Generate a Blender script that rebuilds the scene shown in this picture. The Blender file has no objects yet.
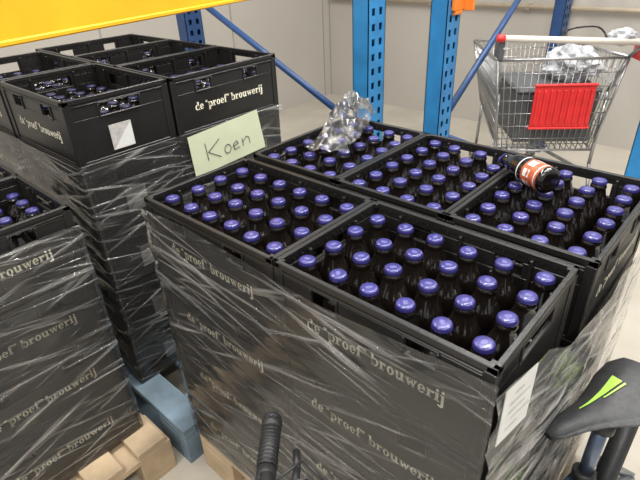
import bpy, bmesh, math, random
from mathutils import Vector, Matrix, noise
random.seed(4)
scn=bpy.context.scene
HP=.1887; PZ=.144; T=PZ+4*HP
KS=.963; HR=HP*KS      # side stacks settle a little lower
TR=PZ+4*HR

# ------------------------------------------------------------ materials
def mat(name,col,rough=.5,metal=0,nscale=None,namt=.2,bump=0,bscale=80,spec=.5,coat=0):
    m=bpy.data.materials.new(name); m.use_nodes=True
    nt=m.node_tree; b=nt.nodes['Principled BSDF']
    b.inputs['Base Color'].default_value=(*col,1); b.inputs['Roughness'].default_value=rough
    b.inputs['Metallic'].default_value=metal; b.inputs['Specular IOR Level'].default_value=spec
    b.inputs['Coat Weight'].default_value=coat; b.inputs['Coat Roughness'].default_value=.08
    tc=nt.nodes.new('ShaderNodeTexCoord')
    if nscale:
        n=nt.nodes.new('ShaderNodeTexNoise'); n.inputs['Scale'].default_value=nscale; n.inputs['Detail'].default_value=6
        nt.links.new(tc.outputs['Object'],n.inputs['Vector'])
        r=nt.nodes.new('ShaderNodeValToRGB')
        r.color_ramp.elements[0].position=.3; r.color_ramp.elements[1].position=.7
        r.color_ramp.elements[0].color=(*[c*(1-namt) for c in col],1)
        r.color_ramp.elements[1].color=(*[min(1,c*(1+namt)) for c in col],1)
        nt.links.new(n.outputs['Fac'],r.inputs['Fac']); nt.links.new(r.outputs['Color'],b.inputs['Base Color'])
    if bump:
        n=nt.nodes.new('ShaderNodeTexNoise'); n.inputs['Scale'].default_value=bscale
        nt.links.new(tc.outputs['Object'],n.inputs['Vector'])
        bp=nt.nodes.new('ShaderNodeBump'); bp.inputs['Strength'].default_value=bump; bp.inputs['Distance'].default_value=.002
        nt.links.new(n.outputs['Fac'],bp.inputs['Height']); nt.links.new(bp.outputs['Normal'],b.inputs['Normal'])
    return m
M_crate=mat('crate_plastic',(.015,.0140,.013),.36,nscale=9,namt=.25,bump=.12,bscale=160)
M_logo=mat('logo_cream',(.95,.90,.70),.6,nscale=40,namt=.05)
M_glass=mat('bottle_glass',(.007,.005,.004),.08,nscale=20,namt=.3,spec=.7,coat=.5)
M_cap=mat('cap_purple',(.034,.030,.165),.32,metal=.15,nscale=60,namt=.15,spec=.5,coat=.5)
M_cap2=mat('cap_emblem',(.10,.095,.27),.4,metal=.1,nscale=400,namt=.5)
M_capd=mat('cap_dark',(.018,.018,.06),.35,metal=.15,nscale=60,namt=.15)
M_blue=mat('rack_blue',(.030,.21,.47),.4,nscale=14,namt=.15)
M_dblue=mat('rack_dark_blue',(.02,.06,.17),.4,nscale=14,namt=.15)
M_yel=mat('beam_yellow',(.92,.46,.012),.45,nscale=8,namt=.06)
M_orange=mat('clip_orange',(.8,.22,.03),.45,nscale=8,namt=.06)
M_white=mat('label_white',(.72,.72,.69),.5,nscale=30,namt=.05)
M_ink=mat('label_ink',(.05,.05,.06),.6,nscale=30,namt=.1)
M_paper=mat('paper_green',(.62,.66,.46),.7,nscale=12,namt=.05)
M_silver=mat('label_silver',(.50,.48,.45),.5,metal=.0,nscale=60,namt=.2)
M_wood=mat('pallet_wood',(.48,.36,.23),.75,nscale=7,namt=.3,bump=.3,bscale=50)
M_bpal=mat('pallet_blue',(.16,.22,.27),.7,nscale=9,namt=.35,bump=.3,bscale=50)
M_chrome=mat('cart_chrome',(.40,.40,.40),.3,metal=.8,nscale=20,namt=.1)
M_red=mat('cart_red',(.72,.03,.03),.4,nscale=20,namt=.1)
M_hand=mat('cart_handle_white',(.70,.64,.56),.4,nscale=20,namt=.05)
M_grey=mat('grey_plastic',(.09,.095,.10),.5,nscale=20,namt=.1)
M_bag=mat('bag_grey',(.42,.43,.45),.35,nscale=18,namt=.4,bump=.6,bscale=25)
M_blk=mat('rubber_black',(.018,.018,.019),.5,nscale=50,namt=.2,bump=.3,bscale=200)
M_sad=mat('saddle_black',(.035,.036,.038),.45,nscale=60,namt=.25,bump=.4,bscale=300)
M_lime=mat('lime_green',(.42,.72,.10),.4,nscale=20,namt=.05)
M_frame=mat('bike_frame',(.06,.09,.16),.3,metal=.6,nscale=20,namt=.1)
M_post=mat('seatpost_metal',(.16,.20,.28),.3,metal=.8,nscale=20,namt=.1)
M_olab=mat('label_orange',(.46,.10,.04),.5,nscale=90,namt=.4)
M_floor=mat('floor_concrete',(.46,.42,.35),.6,nscale=3,namt=.12,bump=.1)
M_wall=mat('wall_panel',(.46,.43,.385),.55,nscale=1.2,namt=.05)
M_seam=mat('wall_seam',(.32,.30,.27),.5,nscale=4,namt=.05)
M_pipe=mat('pipe_brass',(.50,.42,.32),.35,metal=.3,nscale=6,namt=.1)

def film_mat(name,lo,hi,us,vs,base=(.80,.78,.75),t0=.59,t1=.76,rough=.12):
    m=bpy.data.materials.new(name); m.use_nodes=True; nt=m.node_tree
    b=nt.nodes['Principled BSDF']; out=nt.nodes['Material Output']
    b.inputs['Base Color'].default_value=(*base,1); b.inputs['Roughness'].default_value=rough
    b.inputs['Specular IOR Level'].default_value=1.0
    tr=nt.nodes.new('ShaderNodeBsdfTransparent'); mx=nt.nodes.new('ShaderNodeMixShader')
    uv=nt.nodes.new('ShaderNodeUVMap'); uv.uv_map='UVMap'
    facs=[]
    for rot,su,sv,sc in [(.03,us,vs*2.4,1),(.24,us*1.2,vs*2.0,1.0),(-.31,us*1.5,vs*1.5,.9)]:  # diffuse white streaks painted in for highlights along the film creases
        mp=nt.nodes.new('ShaderNodeMapping'); mp.inputs['Rotation'].default_value=(0,0,rot)
        mp2=nt.nodes.new('ShaderNodeMapping'); mp2.inputs['Scale'].default_value=(su,sv,1)
        nt.links.new(uv.outputs['UV'],mp.inputs['Vector']); nt.links.new(mp.outputs['Vector'],mp2.inputs['Vector'])
        n=nt.nodes.new('ShaderNodeTexNoise'); n.inputs['Scale'].default_value=sc; n.inputs['Detail'].default_value=6; n.inputs['Distortion'].default_value=.2
        nt.links.new(mp2.outputs['Vector'],n.inputs['Vector'])
        r=nt.nodes.new('ShaderNodeMapRange'); r.inputs['From Min'].default_value=t0; r.inputs['From Max'].default_value=t1
        nt.links.new(n.outputs['Fac'],r.inputs['Value']); facs.append(r.outputs['Result'])
    a=nt.nodes.new('ShaderNodeMath'); a.operation='MAXIMUM'; nt.links.new(facs[0],a.inputs[0]); nt.links.new(facs[1],a.inputs[1])
    a2=nt.nodes.new('ShaderNodeMath'); a2.operation='MAXIMUM'; nt.links.new(a.outputs[0],a2.inputs[0]); nt.links.new(facs[2],a2.inputs[1])
    r=nt.nodes.new('ShaderNodeMapRange'); r.inputs['To Min'].default_value=lo; r.inputs['To Max'].default_value=hi
    nt.links.new(a2.outputs[0],r.inputs['Value'])
    bp=nt.nodes.new('ShaderNodeBump'); bp.inputs['Strength'].default_value=.8; bp.inputs['Distance'].default_value=.005
    nt.links.new(a2.outputs[0],bp.inputs['Height']); nt.links.new(bp.outputs['Normal'],b.inputs['Normal'])
    gl=nt.nodes.new('ShaderNodeBsdfGlossy'); gl.inputs['Roughness'].default_value=.10
    nt.links.new(bp.outputs['Normal'],gl.inputs['Normal'])
    fr=nt.nodes.new('ShaderNodeFresnel'); fr.inputs['IOR'].default_value=1.5; nt.links.new(bp.outputs['Normal'],fr.inputs['Normal'])
    mx2=nt.nodes.new('ShaderNodeMixShader'); nt.links.new(fr.outputs[0],mx2.inputs['Fac']); nt.links.new(tr.outputs[0],mx2.inputs[1]); nt.links.new(gl.outputs[0],mx2.inputs[2])
    nt.links.new(r.outputs['Result'],mx.inputs['Fac']); nt.links.new(mx2.outputs[0],mx.inputs[1]); nt.links.new(b.outputs[0],mx.inputs[2])
    nt.links.new(mx.outputs[0],out.inputs['Surface'])
    return m
M_film=film_mat('stretch_film',.035,.52,2.0,34)
M_film2=film_mat('stretch_film_loose',.09,.75,3.2,20,t0=.54)  # loose film; stronger white streaks painted in for the gloss on this side
M_film3=film_mat('crumpled_film',.04,.55,8,12,t0=.57)

# ------------------------------------------------------------ helpers
class B:
    def __init__(s): s.bm=bmesh.new(); s.mats=[]
    def mi(s,m):
        if m not in s.mats: s.mats.append(m)
        return s.mats.index(m)
    def poly(s,pts,m,smooth=False):
        f=s.bm.faces.new([s.bm.verts.new(p) for p in pts]); f.material_index=s.mi(m); f.smooth=smooth; return f
    def box(s,x0,x1,y0,y1,z0,z1,m,M=None):
        c=[Vector((x,y,z)) for x in (x0,x1) for y in (y0,y1) for z in (z0,z1)]
        if M is not None: c=[M@v for v in c]
        v=[s.bm.verts.new(p) for p in c]; k=s.mi(m)
        for q in [(0,1,3,2),(4,6,7,5),(0,4,5,1),(2,3,7,6),(0,2,6,4),(1,5,7,3)]:
            f=s.bm.faces.new([v[i] for i in q]); f.material_index=k
    def tube(s,p0,p1,r,m,n=8,r1=None,caps=True):
        p0=Vector(p0);p1=Vector(p1);d=(p1-p0)
        if d.length<1e-6: return
        r1=r if r1 is None else r1
        q=d.normalized(); a=Vector((0,0,1)) if abs(q.z)<.9 else Vector((1,0,0))
        e1=q.cross(a).normalized(); e2=q.cross(e1); k=s.mi(m)
        A=[s.bm.verts.new(p0+(e1*math.cos(2*math.pi*i/n)+e2*math.sin(2*math.pi*i/n))*r) for i in range(n)]
        C=[s.bm.verts.new(p1+(e1*math.cos(2*math.pi*i/n)+e2*math.sin(2*math.pi*i/n))*r1) for i in range(n)]
        for i in range(n):
            f=s.bm.faces.new([A[i],A[(i+1)%n],C[(i+1)%n],C[i]]); f.material_index=k; f.smooth=True
        if caps:
            s.bm.faces.new(A[::-1]).material_index=k; s.bm.faces.new(C).material_index=k
    def path(s,pts,r,m,n=8):
        for a,b in zip(pts[:-1],pts[1:]): s.tube(a,b,r,m,n)
        for p in pts[1:-1]: s.ball(p,r,m)
    def ball(s,c,r,m,sc=(1,1,1),seg=8):
        k=s.mi(m); R=bmesh.ops.create_uvsphere(s.bm,u_segments=seg,v_segments=max(4,seg//2+1),radius=r,matrix=Matrix.Translation(c)@Matrix.Diagonal((*sc,1)))
        for v in R['verts']:
            for f in v.link_faces: f.material_index=k; f.smooth=True
    def lathe(s,prof,m,n=16,M=Matrix(),wob=None):
        k=s.mi(m); rings=[]
        for j,(r,z) in enumerate(prof):
            rings.append([s.bm.verts.new(M@Vector((r*math.cos(2*math.pi*i/n)*(1+(wob if wob and i%2 and j in (0,1) else 0)),r*math.sin(2*math.pi*i/n)*(1+(wob if wob and i%2 and j in (0,1) else 0)),z))) for i in range(n)])
        for a,b in zip(rings[:-1],rings[1:]):
            for i in range(n):
                f=s.bm.faces.new([a[i],a[(i+1)%n],b[(i+1)%n],b[i]]); f.material_index=k; f.smooth=True
        return rings
    def torus(s,c,R,r,ax,m,n=40,k=8):
        ax=Vector(ax).normalized(); a=Vector((0,0,1)); e1=ax.cross(a).normalized(); e2=ax.cross(e1); mi=s.mi(m); g=[]
        for i in range(n):
            t=2*math.pi*i/n; d=e1*math.cos(t)+e2*math.sin(t)
            g.append([s.bm.verts.new(Vector(c)+d*(R+r*math.cos(2*math.pi*j/k))+ax*r*math.sin(2*math.pi*j/k)) for j in range(k)])
        for i in range(n):
            for j in range(k):
                f=s.bm.faces.new([g[i][j],g[(i+1)%n][j],g[(i+1)%n][(j+1)%k],g[i][(j+1)%k]]); f.material_index=mi; f.smooth=True
    def mesh(s,name):
        bmesh.ops.recalc_face_normals(s.bm,faces=s.bm.faces)
        me=bpy.data.meshes.new(name); s.bm.to_mesh(me); s.bm.free()
        for m in s.mats: me.materials.append(m)
        return me
    def obj(s,name,parent=None,bevel=0):
        return mk(name,s.mesh(name),parent,bevel)
def mk(name,me,parent=None,bevel=0):
    o=bpy.data.objects.new(name,me); scn.collection.objects.link(o)
    if parent: o.parent=parent
    if bevel:
        b=o.modifiers.new('bevel','BEVEL'); b.width=bevel; b.segments=1; b.limit_method='ANGLE'
    return o
def empty(name,loc=(0,0,0),rz=0):
    o=bpy.data.objects.new(name,None); scn.collection.objects.link(o); o.location=loc; o.rotation_euler=(0,0,rz); o.empty_display_size=.1; return o

# ------------------------------------------------------------ logo glyphs (serif)
def rect(x0,y0,x1,y1): return [(x0,y0),(x1,y0),(x1,y1),(x0,y1)]
def arc(cx,cy,rx,ry,ix,iy,a0,a1,n=14):
    P=[]
    for i in range(n):
        t0=math.radians(a0+(a1-a0)*i/n); t1=math.radians(a0+(a1-a0)*(i+1)/n)
        P.append([(cx+ix*math.cos(t0),cy+iy*math.sin(t0)),(cx+rx*math.cos(t0),cy+ry*math.sin(t0)),(cx+rx*math.cos(t1),cy+ry*math.sin(t1)),(cx+ix*math.cos(t1),cy+iy*math.sin(t1))])
    return P
def disk(cx,cy,r): return [[(cx+r*math.cos(t*math.pi/5),cy+r*math.sin(t*math.pi/5)) for t in range(10)]]
S=.14
def glyph(c):
    if c=='d': return 1.15,arc(.5,.5,.47,.53,.17,.39,0,360)+[rect(.66,0,.98,1.5),rect(.50,1.5-S,.7,1.5),rect(.97,0,1.12,S)]
    if c=='e': return .98,arc(.48,.5,.46,.53,.17,.39,0,322)+[rect(.2,.44,.93,.57)]
    if c=='o': return 1.05,arc(.52,.5,.48,.53,.17,.39,0,360)
    if c=='p': return 1.15,arc(.64,.5,.47,.53,.17,.39,0,360)+[rect(.14,-.5,.46,1),rect(.0,1-S,.16,1),rect(0,-.5,.6,-.5+S)]
    if c=='b': return 1.15,arc(.64,.5,.47,.53,.17,.39,0,360)+[rect(.14,0,.46,1.5),rect(.0,1.5-S,.16,1.5)]
    if c=='r': return .92,[rect(.14,0,.46,1),rect(0,1-S,.16,1),rect(0,0,.62,S)]+arc(.66,.6,.28,.42,.16,.26,60,170)+disk(.74,.84,.18)
    if c=='f': return .78,[rect(.14,0,.46,1.2),rect(0,0,.62,S),rect(0,1-S,.64,1)]+arc(.56,1.2,.42,.36,.12,.22,50,180)+disk(.72,1.36,.16)
    if c=='u': return 1.22,[rect(.12,.3,.43,1),rect(.74,0,1.05,1),rect(0,1-S,.14,1),rect(.6,1-S,.76,1),rect(1.03,0,1.18,S)]+arc(.5,.35,.38,.38,.08,.18,180,350)
    if c=='w': return 1.5,[[(.06,1),(.40,1),(.64,0),(.43,0)],[(.45,0),(.60,0),(.87,1),(.72,1)],[(.60,1),(.94,1),(1.14,0),(.93,0)],[(.97,0),(1.10,0),(1.38,1),(1.24,1)],rect(0,1-S,.48,1),rect(.54,1-S,1.0,1),rect(1.12,1-S,1.48,1)]
    if c=='i': return .6,[rect(.14,0,.46,1),rect(0,1-S,.16,1),rect(0,0,.6,S)]+disk(.3,1.32,.18)
    if c=='j': return .6,[rect(.14,-.3,.46,1),rect(0,1-S,.16,1)]+arc(.12,-.3,.34,.26,.06,.08,180,360)+disk(.3,1.32,.18)
    if c=='“': return .62,disk(.15,1.18,.14)+disk(.42,1.18,.14)+[[(.01,1.18),(.12,1.15),(.26,1.48),(.18,1.5)],[(.28,1.18),(.39,1.15),(.53,1.48),(.45,1.5)]]
    if c=='”': return .62,disk(.18,1.38,.14)+disk(.45,1.38,.14)+[[(.08,1.05),(.15,1.03),(.32,1.38),(.2,1.38)],[(.35,1.05),(.42,1.03),(.59,1.38),(.47,1.38)]]
    return .42,[]
def logo(width):
    x=0;P=[]
    for c in 'de “proef” brouwerij':
        w,ps=glyph(c)
        P+= [[(x+a,b) for a,b in p] for p in ps]; x+=w+.04
    k=width/x
    return [[(a*k,b*k*1.12) for a,b in p] for p in P]
LOGO=logo(.264)

# ------------------------------------------------------------ crate mesh (origin at corner)
def crate_mesh(L,W,name):
    b=B(); H=.1865; t=.0062; rc=.0035; m=M_crate
    b.box(.004,L-.004,.004,W-.004,.0,.009,m)
    def wall(length,M,holes):
        y0,y1=rc,t+rc-.002
        xs=[0.004]+[v for h in holes for v in h]+[length-.004]
        b.box(.004,length-.004,y0,y1,.012,.133,m,M)
        b.box(.004,length-.004,y0,y1,.163,.176,m,M)
        for i in range(0,len(xs),2): b.box(xs[i],xs[i+1],y0,y1,.133,.163,m,M)
        b.box(0,length,0,t+.003,.1745,H,m,M)
        b.box(.001,length-.001,.001,t,.166,.1700,m,M)
        b.box(0.002,length-.002,.0005,t,0,.017,m,M)
        for h in holes:
            for (a,c,d,e) in [(h[0]-.005,h[1]+.005,.128,.133),(h[0]-.005,h[1]+.005,.163,.167),(h[0]-.005,h[0],.133,.163),(h[1],h[1]+.005,.133,.163)]:
                b.box(a,c,.0005,t+.001,d,e,m,M)
        for a,c in [(0,.02),(length-.02,length)]: b.box(a,c,.0008,t,.017,.1745,m,M)
        b.box(.02,length-.02,.0012,t,.017,.024,m,M)
        n=int(round((length-.01)/.0645))
        for i in range(1,n):
            x=length/2+(i-n/2)*.0645
            hh=.176 if all(not(h[0]-.004<x<h[1]+.004) for h in holes) else .13
            b.box(x-.003,x+.003,t,t+.009,.012,hh,m,M)
        for i in range(int(length/.0215)):
            x=.012+i*.0215; b.box(x-.0012,x+.0012,t,t+.0045,.165,.1755,m,M)
    I=Matrix(); hl=[(.085,.135),(L-.135,L-.085)]
    front=I; back=Matrix.Translation((L,W,0))@Matrix.Rotation(math.pi,4,'Z')
    right=Matrix.Translation((L,0,0))@Matrix.Rotation(math.pi/2,4,'Z'); left=Matrix.Translation((0,W,0))@Matrix.Rotation(-math.pi/2,4,'Z')
    wall(L,front,hl); wall(L,back,hl); hs=[(W/2-.055,W/2+.055)]; wall(W,right,hs); wall(W,left,hs)
    for sx in (0,1):
        for sy in (0,1):
            x0=0 if not sx else L-.016; y0=0 if not sy else W-.016
            b.box(x0,x0+.016,y0,y0+.016,.176,H-.0005,m)
    for i in range(1,6):
        x=L/2+(i-3)*.0645; b.box(x-.0012,x+.0012,.008,W-.008,.009,.085,m)
    for j in range(1,4):
        y=W/2+(j-2)*.0645; b.box(.008,L-.008,y-.0012,y+.0012,.009,.085,m)
    for M in (front,back):
        for p in LOGO:
            b.poly([M@Vector((.070*L/.4+x,rc-.0007,.0765+z)) for x,z in p],M_logo)
    return b.mesh(name)
ME_A=crate_mesh(.398,.290,'crate_mesh'); ME_B=crate_mesh(.388,.2735,'crate_mesh_b')

# ------------------------------------------------------------ bottles
def bottle(b,M,n=18):
    prof=[(.020,.0),(.0265,.001),(.0292,.005),(.0298,.012),(.0298,.098),(.0293,.108),(.0275,.117),(.0245,.125),(.0212,.132),(.0186,.139),(.0168,.146),(.0158,.151),(.0166,.1535),(.0166,.1565),(.0150,.159),(.0138,.162),(.0136,.168)]
    b.lathe(prof,M_glass,n,M)
    cp=[(.0158,.1625),(.0158,.1640),(.0149,.1665),(.0143,.1685),(.0132,.1699),(.0095,.1704)]
    r=b.lathe(cp,M_cap,24,M,wob=-.05)
    f=b.bm.faces.new(r[-1]); f.material_index=b.mi(M_cap); f.smooth=True
    ring=[b.bm.verts.new(M@Vector((.006*math.cos(i*math.pi/6),.004*math.sin(i*math.pi/6),.17055))) for i in range(12)]
    b.bm.faces.new(ring).material_index=b.mi(M_cap2)
def bottles_mesh(L,W):
    b=B(); py=.0645
    for i in range(6):
        for j in range(4):
            x=L/2+(i-2.5)*.0643+random.uniform(-.0015,.0015); y=W/2+(j-1.5)*py+random.uniform(-.0015,.0015)
            bottle(b,Matrix.Translation((x,y,.0095))@Matrix.Rotation(random.uniform(-.02,.02),4,'X')@Matrix.Rotation(random.uniform(-.02,.02),4,'Y')@Matrix.Rotation(random.random()*6,4,'Z'))
    return b.mesh('bottles')
MB_A=bottles_mesh(.398,.29); MB_B=bottles_mesh(.388,.2735)
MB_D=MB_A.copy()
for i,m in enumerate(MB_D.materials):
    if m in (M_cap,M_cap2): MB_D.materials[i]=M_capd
def crate(x,y,z,rz=0,kind='A',fill=False,label=False,sz=1,drop=0,dark=False):
    o=mk('beer_crate',ME_A if kind=='A' else ME_B,None,.0012)
    o.location=(x,y,z); o.rotation_euler=(0,0,rz); o.scale=(1,1,sz)
    if fill:
        q=mk('bottles',MB_D if dark else MB_A if kind=='A' else MB_B,o)
        if drop: q.scale=(.96,.96,(.170-drop)/.170); q.location=(.008,.006,0)
    if label:
        b=B(); L=.398
        b.box(L-.0025,L-.0005,.10,.162,.035,.103,M_silver)
        b.poly([(L-.0004,.101,.036),(L-.0004,.161,.036),(L-.0004,.161,.102)],M_white)
        b.obj('label',o)
    return o
R90=math.pi/2
def jit(a=.002): return random.uniform(-a,a)
W2=.2751
for l in range(4):
    z=PZ+l*HP; f=(l==3)
    k=0 if f else 1
    for x in (0,.4): crate(x+.001+k*jit(),.001+k*jit(),z,0,'A',f)
    for i in range(3): crate(-.0056+W2*(i+1)-.0008+k*jit(.0005),.3193+k*jit(),z,R90,'B',f)
for l in range(5):
    z=PZ+l*HR; f=(l==4)
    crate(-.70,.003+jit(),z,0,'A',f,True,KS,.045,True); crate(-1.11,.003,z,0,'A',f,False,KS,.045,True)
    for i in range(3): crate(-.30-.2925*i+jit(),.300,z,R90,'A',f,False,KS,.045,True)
for l in range(4):
    z=PZ+l*HR; f=(l==3)
    for i in range(2): crate(-.155-.2925*i+jit(.003),-.495+jit(.003),z,R90,'A',f,False,KS,.02)

# ------------------------------------------------------------ pallets
def pallet(name,x0,x1,y0,y1,m,alongx=True):
    b=B(); H=PZ-.001
    def bx(a0,a1,c0,c1,z0,z1):
        if alongx: b.box(x0+a0,x0+a1,y0+c0,y0+c1,z0,z1,m)
        else: b.box(x0+c0,x0+c1,y0+a0,y0+a1,z0,z1,m)
    A=(x1-x0) if alongx else (y1-y0); C=(y1-y0) if alongx else (x1-x0)
    n=7; w=.1 if C>.7 else .08; 
    for i in range(n):
        c=i*(C-w)/(n-1); bx(0,A,c,c+w*.88,H-.022,H)
    for a in (0,A/2-.07,A-.14): bx(a,a+.14,0,C,H-.044,H-.022)
    for a in (0,A/2-.07,A-.14):
        for c in (0,C/2-.05,C-.1): bx(a,a+.14,c,c+.1,.022,H-.044)
    for c in (0,C/2-.05,C-.1): bx(0,A,c,c+.1,0,.022)
    return b.obj(name,None,.002)
pallet('wooden_pallet',.0,.83,.0,.74,M_wood)
pallet('wooden_pallet',-.95,-.065,-.95,-.06,M_wood,True)
pallet('blue_pallet',-1.2,-.035,-.03,1.0,M_bpal)

# ------------------------------------------------------------ stretch film
def film(name,path,z0,z1,m,amp=.004,step=.02,top=None,bot=None):
    b=B(); k=b.mi(m); pts=[]
    for i in range(len(path)-1):
        a=Vector(path[i]);c=Vector(path[i+1]);n=max(1,int((c-a).length/step)); nr=Vector(((c-a).y,-(c-a).x)).normalized()
        for j in range(n): pts.append((a+(c-a)*j/n,nr))
    pts.append((Vector(path[-1]),nr))
    nz=int((z1-z0)/.012); cols=[];u=0;us=[]
    for i,(p,nr) in enumerate(pts):
        if i: u+=(p-pts[i-1][0]).length
        us.append(u); zt=z1 if top is None else top(p,u); col=[]
        for j in range(nz+1):
            z=z0+(zt-z0)*j/nz
            d=amp*(noise.noise(Vector((u*5,z*32,path[0][0]*9)))+.6*noise.noise(Vector((u*14+z*20,z*30-u*8,3.3)))+.35)
            col.append(b.bm.verts.new((p.x+nr.x*d,p.y+nr.y*d,z)))
        cols.append(col)
    uvl=b.bm.loops.layers.uv.new('UVMap')
    for i in range(len(cols)-1):
        for j in range(nz):
            f=b.bm.faces.new([cols[i][j],cols[i+1][j],cols[i+1][j+1],cols[i][j+1]]); f.smooth=True; f.material_index=k
            for lp in f.loops:
                ii=i if lp.vert in (cols[i][j],cols[i][j+1]) else i+1
                lp[uvl].uv=(us[ii]+path[0][0]*3,lp.vert.co.z)
    return b.obj(name)
e=.004
film('stretch_wrap',[(-e-.003,.71),(-e-.003,-e),(.8+e,-e)],PZ+.002,T-.022,M_film,.0035,
     top=lambda p,u:T-.03+.008*math.sin(u*9))
film('stretch_wrap',[(.8+e,-e),(.812,.10),(.833,.32),(.836,.71)],PZ+.002,T-.03,M_film2,.009,
     top=lambda p,u:T-.045-.05*min(1,u*4)+.012*math.sin(u*17))
film('stretch_wrap',[(-1.1,-e),(-.30+e,-e),(-.30+e,.70+e)],PZ+.002,TR+.02,M_film,.0035)
film('stretch_wrap',[(-.74,-.5-e),(-.15+e,-.5-e),(-.15+e,-.092),(-.74,-.092)],PZ+.002,TR-.05,M_film,.0035)
def crumple(name,c,sx,sy,h,rz,seed,m=M_film3,n=34):
    b=B(); k=b.mi(m); uvl=b.bm.loops.layers.uv.new('UVMap'); g=[]
    R=Matrix.Rotation(rz,3,'Z')
    for i in range(n+1):
        row=[]
        for j in range(n+1):
            u=i/n-.5;v=j/n-.5
            q=Vector((u*3,v*5,seed))
            rid=1-abs(noise.noise(q*1.7))*2
            z=h*(.35+.5*rid)*max(0,1-(2*abs(u))**2)*(max(0,1-(2*abs(v))**3))*(.75+.8*v)+.008*noise.noise(q*4)
            p=R@Vector((u*sx+.02*noise.noise(q*1.3+Vector((5,0,0))),v*sy+.03*noise.noise(q*1.3+Vector((0,7,0))),z))
            row.append(b.bm.verts.new(Vector(c)+p))
        g.append(row)
    for i in range(n):
        for j in range(n):
            f=b.bm.faces.new([g[i][j],g[i+1][j],g[i+1][j+1],g[i][j+1]]); f.material_index=k; f.smooth=True
            for lp,(a,d) in zip(f.loops,[(i,j),(i+1,j),(i+1,j+1),(i,j+1)]): lp[uvl].uv=(a/n*.5,d/n*.5)
    return b.obj(name)
crumple('crumpled_wrap',(.07,.60,T+.004),.11,.36,.12,.42,2.2)

# ------------------------------------------------------------ loose bottle, paper, shipping label
b=B()
A=Vector((.664,.514,T+.028)); Cc=Vector((.515,.605,T+.019)); d=(Cc-A).normalized()
q=d.to_track_quat('Z','Y').to_matrix().to_4x4(); Mx=Matrix.Translation(A)@q@Matrix.Scale(.90,4)
bottle(b,Mx,24)
b.poly([Mx@Vector((.021*math.cos(i*math.pi/8),.021*math.sin(i*math.pi/8),.0)) for i in range(16)],M_glass)
b.lathe([(.0301,.014),(.0302,.015),(.0302,.066),(.0301,.067)],M_olab,24,Mx)
for i in range(7):
    for (z0,z1) in [(.040,.046),(.049,.060)]:
        a0=i*.9; b.poly([Mx@Vector((.0305*math.cos(a),.0305*math.sin(a),z)) for a,z in [(a0,z0),(a0+.3,z0),(a0+.6,z0),(a0+.6,z1),(a0+.3,z1),(a0,z1)]],M_white)
b.lathe([(.0304,.020),(.0304,.023)],M_white,24,Mx)
b.lathe([(.0304,.080),(.0304,.083)],M_white,24,Mx)
b.obj('lying_beer_bottle')

b=B(); X=-.2895
P4=[(X,.325,.752),(X,.612,.766),(X,.590,.897),(X,.318,.880)]
b.poly([Vector(p) for p in P4],M_paper)
b.poly([Vector(p)-Vector((.0006,0,0)) for p in P4],M_paper)
X2=X+.0006
def st(pts):
    b.path([Vector((X2,.325+.285*u,.752+.014*u+.128*v)) for u,v in pts],.0011,M_ink,5)
st([(.17,.72),(.19,.28)]);st([(.36,.70),(.20,.48),(.36,.25)])
st([(.46+.045*math.cos(t*.7),.37+.11*math.sin(t*.7)) for t in range(10)])
st([(.53,.37),(.61,.40),(.59,.48),(.54,.42),(.55,.28),(.63,.30)])
st([(.67,.48),(.68,.28)]);st([(.68,.38),(.73,.49),(.77,.44),(.78,.28)])
b.obj('paper_note')

b=B(); X=.822
z0,z1=.762,.866
b.poly([(X-.010,.004,z0),(X,.080,z0),(X,.080,z1),(X-.010,.004,z1)],M_white)
b.poly([(X-.011,.004,z0),(X-.001,.080,z0),(X-.001,.080,z1),(X-.011,.004,z1)],M_white)
def lx(y): return X-.0095+(y-.004)*.132
for i,(y0,y1) in enumerate([(.03,.05),(.02,.07),(.02,.06),(.03,.075),(.02,.05)]):
    z=z1-.02-i*.016; b.poly([(lx(y0)+.0005,y0,z),(lx(y1)+.0005,y1,z),(lx(y1)+.0005,y1,z+.0022),(lx(y0)+.0005,y0,z+.0022)],M_silver)
b.obj('shipping_label')

# ------------------------------------------------------------ racking
def upright(x,y,w,dp,H,m,name='post'):
    b=B()
    xf=x+dp/2; t=.003
    cols=[(-w/2,-w*.30),(-w*.12,w*.12),(w*.30,w/2)]
    for a,c in cols: b.box(xf-t,xf,y+a,y+c,0,H,m)
    n=int(H/.05)
    for i in range(n+1):
        b.box(xf-t,xf,y-w*.30,y-w*.12,i*.05,i*.05+.026,m); b.box(xf-t,xf,y+w*.12,y+w*.30,i*.05,i*.05+.026,m)
    b.box(x-dp/2,xf,y-w/2,y-w/2+t,0,H,m); b.box(x-dp/2,xf,y+w/2-t,y+w/2,0,H,m)
    b.box(x-dp/2,x-dp/2+t,y-w/2,y-w/2+.02,0,H,m); b.box(x-dp/2,x-dp/2+t,y+w/2-.02,y+w/2,0,H,m)
    b.box(x-dp/2+.012,x-dp/2+.015,y-w/2+.004,y+w/2-.004,0,H,M_dblue)
    b.box(x-dp*.7,x+dp*.7,y-w*.7,y+w*.7,0,.006,m)
    return b
H=2.4
rack=empty('pallet_rack')
upright(-.215,1.085,.10,.07,H,M_blue).obj('post_1',rack)
upright(-1.35,1.12,.10,.07,H,M_dblue).obj('post_2',rack)
b=B()
def brace(p,q,r=.017,m=M_dblue): b.tube(p,q,r,m,4)
brace((-1.31,1.10,1.18),(-.25,1.09,.70)); brace((-.25,1.09,.64),(-1.31,1.10,.16)); brace((-.25,1.09,1.70),(-1.31,1.10,1.24))
b.obj('braces',rack)
b=B(); dv=Vector((-.22,.83)).normalized()
ang=math.atan2(dv.y,dv.x)
Mb=Matrix.Translation((-.2,-.113,1.2))@Matrix.Rotation(ang,4,'Z')
b.box(-1.6,1.15,0,.045,0,.13,M_yel,Mb)
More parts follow.
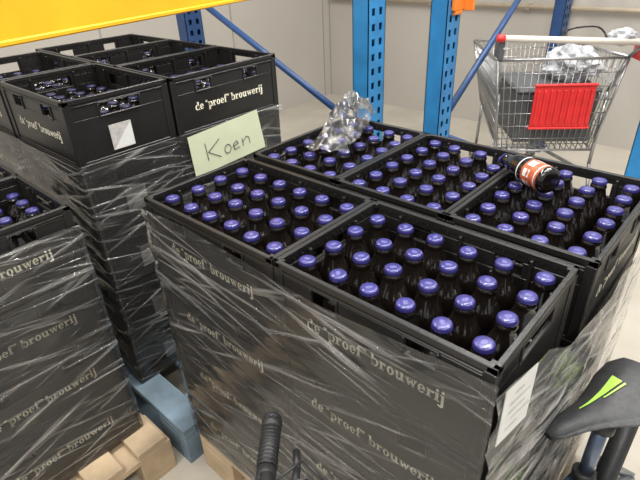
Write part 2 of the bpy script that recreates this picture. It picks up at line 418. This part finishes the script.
b.box(-1.6,1.15,-.006,0,.0,.012,M_yel,Mb); b.box(-1.6,1.15,-.006,0,.118,.13,M_yel,Mb)
b.obj('beam',rack,.004)
rack2=empty('pallet_rack')
upright(-.085,1.39,.10,.07,H,M_blue).obj('post_1',rack2)
upright(-.25,3.17,.11,.07,H,M_dblue).obj('post_2',rack2)
b=B(); brace((-.08,1.42,.68),(-.2,2.6,1.24)); brace((-.08,1.42,.62),(-.2,2.6,.1)); brace((-.2,2.6,1.24),(-.25,3.15,1.5))
b.obj('braces',rack2)
b=B(); b.box(-.05,-.036,1.375,1.43,1.10,1.115,M_orange); b.box(-.05,-.036,1.365,1.44,1.115,1.22,M_orange); b.box(-.05,-.0,1.44,1.452,1.11,1.22,M_orange)
b.obj('beam_connector',rack2,.002)
rack3=empty('pallet_rack')
upright(.64,1.645,.09,.07,H,M_blue).obj('post_1',rack3)
b=B(); b.box(.605,.675,1.6,1.70,0,.01,M_blue); b.obj('foot',rack3)

# ------------------------------------------------------------ shopping cart
cart=empty('shopping_cart',(.195,1.985,0),math.radians(37.5))
b=B(); hw=.285; r=.0035
def lerp(a,c,t): return Vector(a)+(Vector(c)-Vector(a))*t
top=[(-hw,.03,.86),(hw,.03,.86),(hw*.85,.80,.82),(-hw*.85,.80,.82)]
bot=[(-hw*.8,.06,.42),(hw*.8,.06,.42),(hw*.65,.72,.50),(-hw*.65,.72,.50)]
for i in range(4):
    b.tube(top[i],top[(i+1)%4],.007,M_chrome); b.tube(bot[i],bot[(i+1)%4],.006,M_chrome); b.tube(top[i],bot[i],.006,M_chrome)
    n=18 if i%2==0 else 26
    for k in range(1,n): b.tube(lerp(top[i],top[(i+1)%4],k/n),lerp(bot[i],bot[(i+1)%4],k/n),.0024,M_chrome,5)
    for k in range(1,7): b.tube(lerp(top[i],bot[i],k/7),lerp(top[(i+1)%4],bot[(i+1)%4],k/7),.0024,M_chrome,5)
for k in range(1,14): b.tube(lerp(bot[0],bot[1],k/14),lerp(bot[3],bot[2],k/14),.0024,M_chrome,5)
for k in range(1,10): b.tube(lerp(bot[0],bot[3],k/10),lerp(bot[1],bot[2],k/10),.0024,M_chrome,5)
b.obj('basket',cart)
b=B()
for s in (-1,1):
    b.path([(s*.285,-.06,.93),(s*.28,.03,.86),(s*.25,.08,.70),(s*.23,.05,.35),(s*.24,-.02,.12)],.009,M_chrome)
    b.path([(s*.23,.05,.30),(s*.20,.70,.20),(s*.18,.75,.12)],.010,M_chrome)
    b.tube((s*.18,.72,.2),(s*.175,.70,.50),.009,M_chrome)
b.tube((-.24,-.02,.14),(.24,-.02,.14),.010,M_chrome); b.tube((-.2,.7,.2),(.2,.7,.2),.01,M_chrome)
b.obj('frame',cart)
b=B(); b.tube((-.29,-.06,.968),(.29,-.06,.938),.0135,M_hand,12)
b.obj('handle_bar',cart)
b=B()
b.tube((-.29,-.06,.968),(-.325,-.06,.970),.0165,M_red,12); b.tube((.29,-.06,.938),(.325,-.06,.936),.0165,M_red,12)
b.box(-.31,-.285,-.06,.02,.88,.955,M_grey); b.box(.285,.31,-.06,.02,.86,.93,M_red)
b.obj('handle_ends',cart,.004)
b=B()
b.box(-.105,.165,.005,.015,.555,.745,M_red)
for i in range(9): b.box(-.095+i*.0295,-.082+i*.0295,-.004,.005,.57,.73,M_red)
b.box(-.11,.17,-.002,.018,.745,.755,M_red); b.box(-.11,.17,-.002,.018,.545,.555,M_red)
b.obj('seat_flap',cart,.003)
b=B()
b.box(-.16,.21,.06,.42,.46,.70,M_grey); b.box(-.17,.22,.05,.43,.70,.72,M_grey)
b.obj('grey_box',cart,.01)
b=B()
R=bmesh.ops.create_icosphere(b.bm,subdivisions=4,radius=1); b.mi(M_bag)
for v in R['verts']:
    n=noise.noise(v.co*2.5)*.35+noise.noise(v.co*6)*.12
    v.co=Vector((.13+v.co.x*.12*(1+n),.24+v.co.y*.12*(1+n),.79+v.co.z*.085*(1+n)))
b.obj('plastic_bag',cart)
b=B()
for s in (-1,1):
    for (x,y) in [(s*.24,-.02),(s*.18,.75)]:
        b.torus((x,y+.02,.055),.04,.015,(1,0,0),M_blk,20,8); b.tube((x-.015,y+.02,.055),(x+.015,y+.02,.055),.028,M_grey,16)
        b.box(x-.022,x-.018,y-.01,y+.04,.05,.14,M_chrome); b.box(x+.018,x+.022,y-.01,y+.04,.05,.14,M_chrome); b.box(x-.022,x+.022,y-.01,y+.04,.125,.14,M_chrome)
b.obj('castors',cart)
b=B(); R=bmesh.ops.create_icosphere(b.bm,subdivisions=3,radius=1); b.mi(M_bag)
for v in R['verts']:
    n=noise.noise(v.co*3)*.3; v.co=Vector((.21+v.co.x*.055*(1+n),-.02+v.co.y*.045*(1+n),.955+v.co.z*.035*(1+n)))
b.obj('coin_lock',cart)
b=B(); b.path([Vector((.05+.09*math.cos(t),-.03+.02*math.sin(3*t),.955+.05*abs(math.sin(t)))) for t in [i*.35 for i in range(10)]],.004,M_blk,6)
b.obj('lock_chain',cart)

# ------------------------------------------------------------ children's bicycle
bike=empty('childrens_bicycle')
b=B(); mi=b.mi(M_sad); b.mi(M_lime)
nose=Vector((.832,.215,.602)); ax=Vector((.125,.25,.0)).normalized(); sd=Vector((ax.y,-ax.x,0)); prev=None
sec=[(0,.010,.0,.010),(.02,.022,.006,.020),(.06,.028,.010,.024),(.10,.036,.010,.028),(.14,.052,.012,.032),(.18,.070,.016,.038),(.22,.080,.022,.042),(.25,.076,.024,.040),(.268,.055,.020,.030)]
for t,w,z,h in sec:
    ring=[]
    for i in range(16):
        a=2*math.pi*i/16; cx=math.cos(a); sz=math.sin(a)
        p=nose+ax*t+sd*w*cx+Vector((0,0,z+(h*.35*sz if sz>0 else h*.75*sz*(1-.2*abs(cx)))-(.010*cx*cx if sz>0 else 0)))
        ring.append(b.bm.verts.new(p))
    if prev:
        for i in range(16):
            f=b.bm.faces.new([prev[i],prev[(i+1)%16],ring[(i+1)%16],ring[i]]); f.smooth=True
    else: b.bm.faces.new(ring)
    prev=ring
b.bm.faces.new(prev)
def onS(t,c):
    for a,cc in zip(sec[:-1],sec[1:]):
        if a[0]<=t<=cc[0]:
            k=(t-a[0])/(cc[0]-a[0]); ww=a[1]+(cc[1]-a[1])*k; zz=a[2]+(cc[2]-a[2])*k; hh=a[3]+(cc[3]-a[3])*k
            return nose+ax*t+sd*ww*c+Vector((0,0,zz+hh*.35*math.sqrt(max(0,1-c*c))-.010*c*c+.0020))
for i in range(10):
    t0=.075+i*.011; t1=t0+.011; w0=.05+.022*i; w1=w0+.022; c=-.30
    b.poly([onS(t0,c-w0),onS(t1,c-w1),onS(t1,c+.02),onS(t0,c+.02)],M_lime)
    if i>4: b.poly([onS(t0,c+.09),onS(t1,c+.09),onS(t1,c+.14),onS(t0,c+.14)],M_lime)
b.obj('saddle',bike)
b=B()
b.tube((.895,.335,.57),(.895,.325,.40),.0135,M_post,12)
b.tube((.895,.335,.575),(.895,.33,.555),.022,M_blk,12)
b.tube((.893,.325,.44),(.895,.32,.42),.022,M_blk,12)
b.tube((.893,.325,.43),(.895,.28,.22),.018,M_frame,12)
b.tube((.895,.285,.25),(.83,-.24,.46),.019,M_frame,12)
b.tube((.893,.32,.40),(.83,-.24,.50),.016,M_frame,12)
b.tube((.828,-.23,.42),(.815,-.27,.58),.02,M_frame,12)
for s in (-1,1):
    b.tube((.895+s*.02,.31,.40),(.925+s*.045,.58,.2),.009,M_frame); b.tube((.895+s*.02,.28,.22),(.925+s*.045,.58,.2),.009,M_frame)
    b.tube((.83+s*.045,-.22,.40),(.84+s*.05,-.34,.2),.011,M_frame)
b.box(.78,.88,-.235,-.205,.395,.42,M_frame)
for z0,z1 in [(.36,.385),(.33,.345)]: b.tube((.893,.3225,z0),(.893,.3225,z1),.0195,M_lime,12)
b.box(.862,.875,.17,.24,.415,.44,M_lime)
b.tube((.93,.28,.22),(.95,.28,.22),.05,M_blk,20); b.tube((.955,.28,.22),(.96,.22,.10),.008,M_blk); b.box(.945,1.0,.19,.24,.09,.105,M_blk)
b.obj('frame',bike)
b=B()
for c in [(.925,.58,.2),(.84,-.34,.2)]:
    b.torus(c,.178,.022,(1,0,0),M_blk,48,10); b.torus(c,.155,.008,(1,0,0),M_chrome,48,6); b.tube(Vector(c)-Vector((.05,0,0)),Vector(c)+Vector((.05,0,0)),.015,M_chrome)
    for i in range(20):
        a=i*math.pi/10; b.tube(Vector(c)+Vector(((-1)**i*.02,0,0)),Vector(c)+Vector((0,.152*math.cos(a),.152*math.sin(a))),.0012,M_chrome,4)
b.obj('wheels',bike)
b=B()
b.tube((.815,-.27,.58),(.805,-.30,.66),.013,M_blk,12)
b.path([(.805,-.32,.66),(.70,-.285,.69),(.62,-.245,.70),(.571,-.196,.70)],.010,M_blk,12)
b.path([(.805,-.32,.66),(.93,-.39,.69),(1.0,-.44,.70),(1.07,-.43,.70)],.010,M_blk,12)
b.obj('handlebar',bike)
b=B(); g0=Vector((.576,-.205,.69)); g1=Vector((.503,-.121,.69)); gd=(g1-g0)
b.tube(g0,g0+gd*.25,.0165,M_blk,14,.0140); b.tube(g0+gd*.25,g0+gd*.85,.0142,M_blk,14,.0160); b.tube(g0+gd*.85,g1,.0165,M_blk,14,.0165)
for i in range(10):
    p=g0+gd*(.25+i*.06); b.tube(p,p+gd*.02,.0160,M_blk,14)
b.ball(g1,.0165,M_blk,seg=14)
b.obj('grip',bike)
b=B()
b.tube((.60,-.225,.69),(.583,-.212,.69),.021,M_blk,12)
b.path([(.597,-.205,.69),(.606,-.175,.685),(.585,-.15,.675),(.560,-.125,.67)],.006,M_blk,8)
b.path([(.60,-.2,.705),(.63,-.17,.72),(.67,-.18,.70),(.72,-.25,.66),(.78,-.28,.58)],.0028,M_blk,6)
b.path([(.59,-.2,.705),(.60,-.15,.71),(.64,-.15,.70),(.68,-.2,.68)],.0022,M_blk,6)
b.obj('brake_lever',bike)

# ------------------------------------------------------------ room
b=B(); b.box(-2.6,4,-2.5,3.6,-.1,0,M_floor); b.obj('floor')
b=B(); b.box(-2.6,4,3.5,3.6,0,3.6,M_wall)
for i in range(6): b.box(-2.5+i*1.1,-2.49+i*1.1,3.496,3.5,0,3.6,M_seam)
b.obj('wall_back')
b=B(); b.box(-2.6,-2.5,-2.5,3.5,0,3.6,M_wall)
for i in range(6): b.box(-2.5,-2.496,-2.1+i*1.1,-2.09+i*1.1,0,3.6,M_seam)
b.obj('wall_left')
b=B(); b.tube((-2.45,3.46,.9),(3.9,3.46,.9),.016,M_pipe,12)
for i in range(8): b.box(-2.2+i*.8,-2.17+i*.8,3.45,3.5,.88,.92,M_pipe)
b.obj('wall_pipe')

# ------------------------------------------------------------ lights
w=bpy.data.worlds.new('w'); scn.world=w; w.use_nodes=True
w.node_tree.nodes['Background'].inputs['Color'].default_value=(.97,.98,1,1); w.node_tree.nodes['Background'].inputs['Strength'].default_value=.52
for i,(x,y,e_) in enumerate([(-1.1,.5,46),(.25,1.0,62),(1.7,.8,56),(.5,2.7,38),(.3,-1.9,60),(1.9,-1.6,46)]):  # overhead tubes, plus an unseen front row added as fill for crate faces
    L=bpy.data.lights.new('tube_and_fill_light','AREA'); L.shape='RECTANGLE'; L.size=.12; L.size_y=2.0; L.energy=e_; L.color=(1,.975,.93)
    o=bpy.data.objects.new('tube_and_fill_light',L); scn.collection.objects.link(o); o.location=(x,y,3.0)
# ------------------------------------------------------------ camera
cx,cy,cz,yaw,pit,roll,f=.9469,-.4647,1.3519,-.7508,-.5325,-.0446,504.991
fw=Vector((math.sin(yaw)*math.cos(pit),math.cos(yaw)*math.cos(pit),math.sin(pit)))
r0=Vector((math.cos(yaw),-math.sin(yaw),0)); u0=r0.cross(fw)
r2=r0*math.cos(roll)+u0*math.sin(roll); u2=-r0*math.sin(roll)+u0*math.cos(roll)
cam=bpy.data.cameras.new('camera'); co=bpy.data.objects.new('camera',cam); scn.collection.objects.link(co)
M3=Matrix((r2,u2,-fw)).transposed()
co.matrix_world=Matrix.Translation((cx,cy,cz))@M3.to_4x4()
cam.sensor_fit='HORIZONTAL'; cam.sensor_width=36; cam.lens=36*f/640; cam.clip_start=.02
scn.camera=co
scn.view_settings.view_transform='Standard'
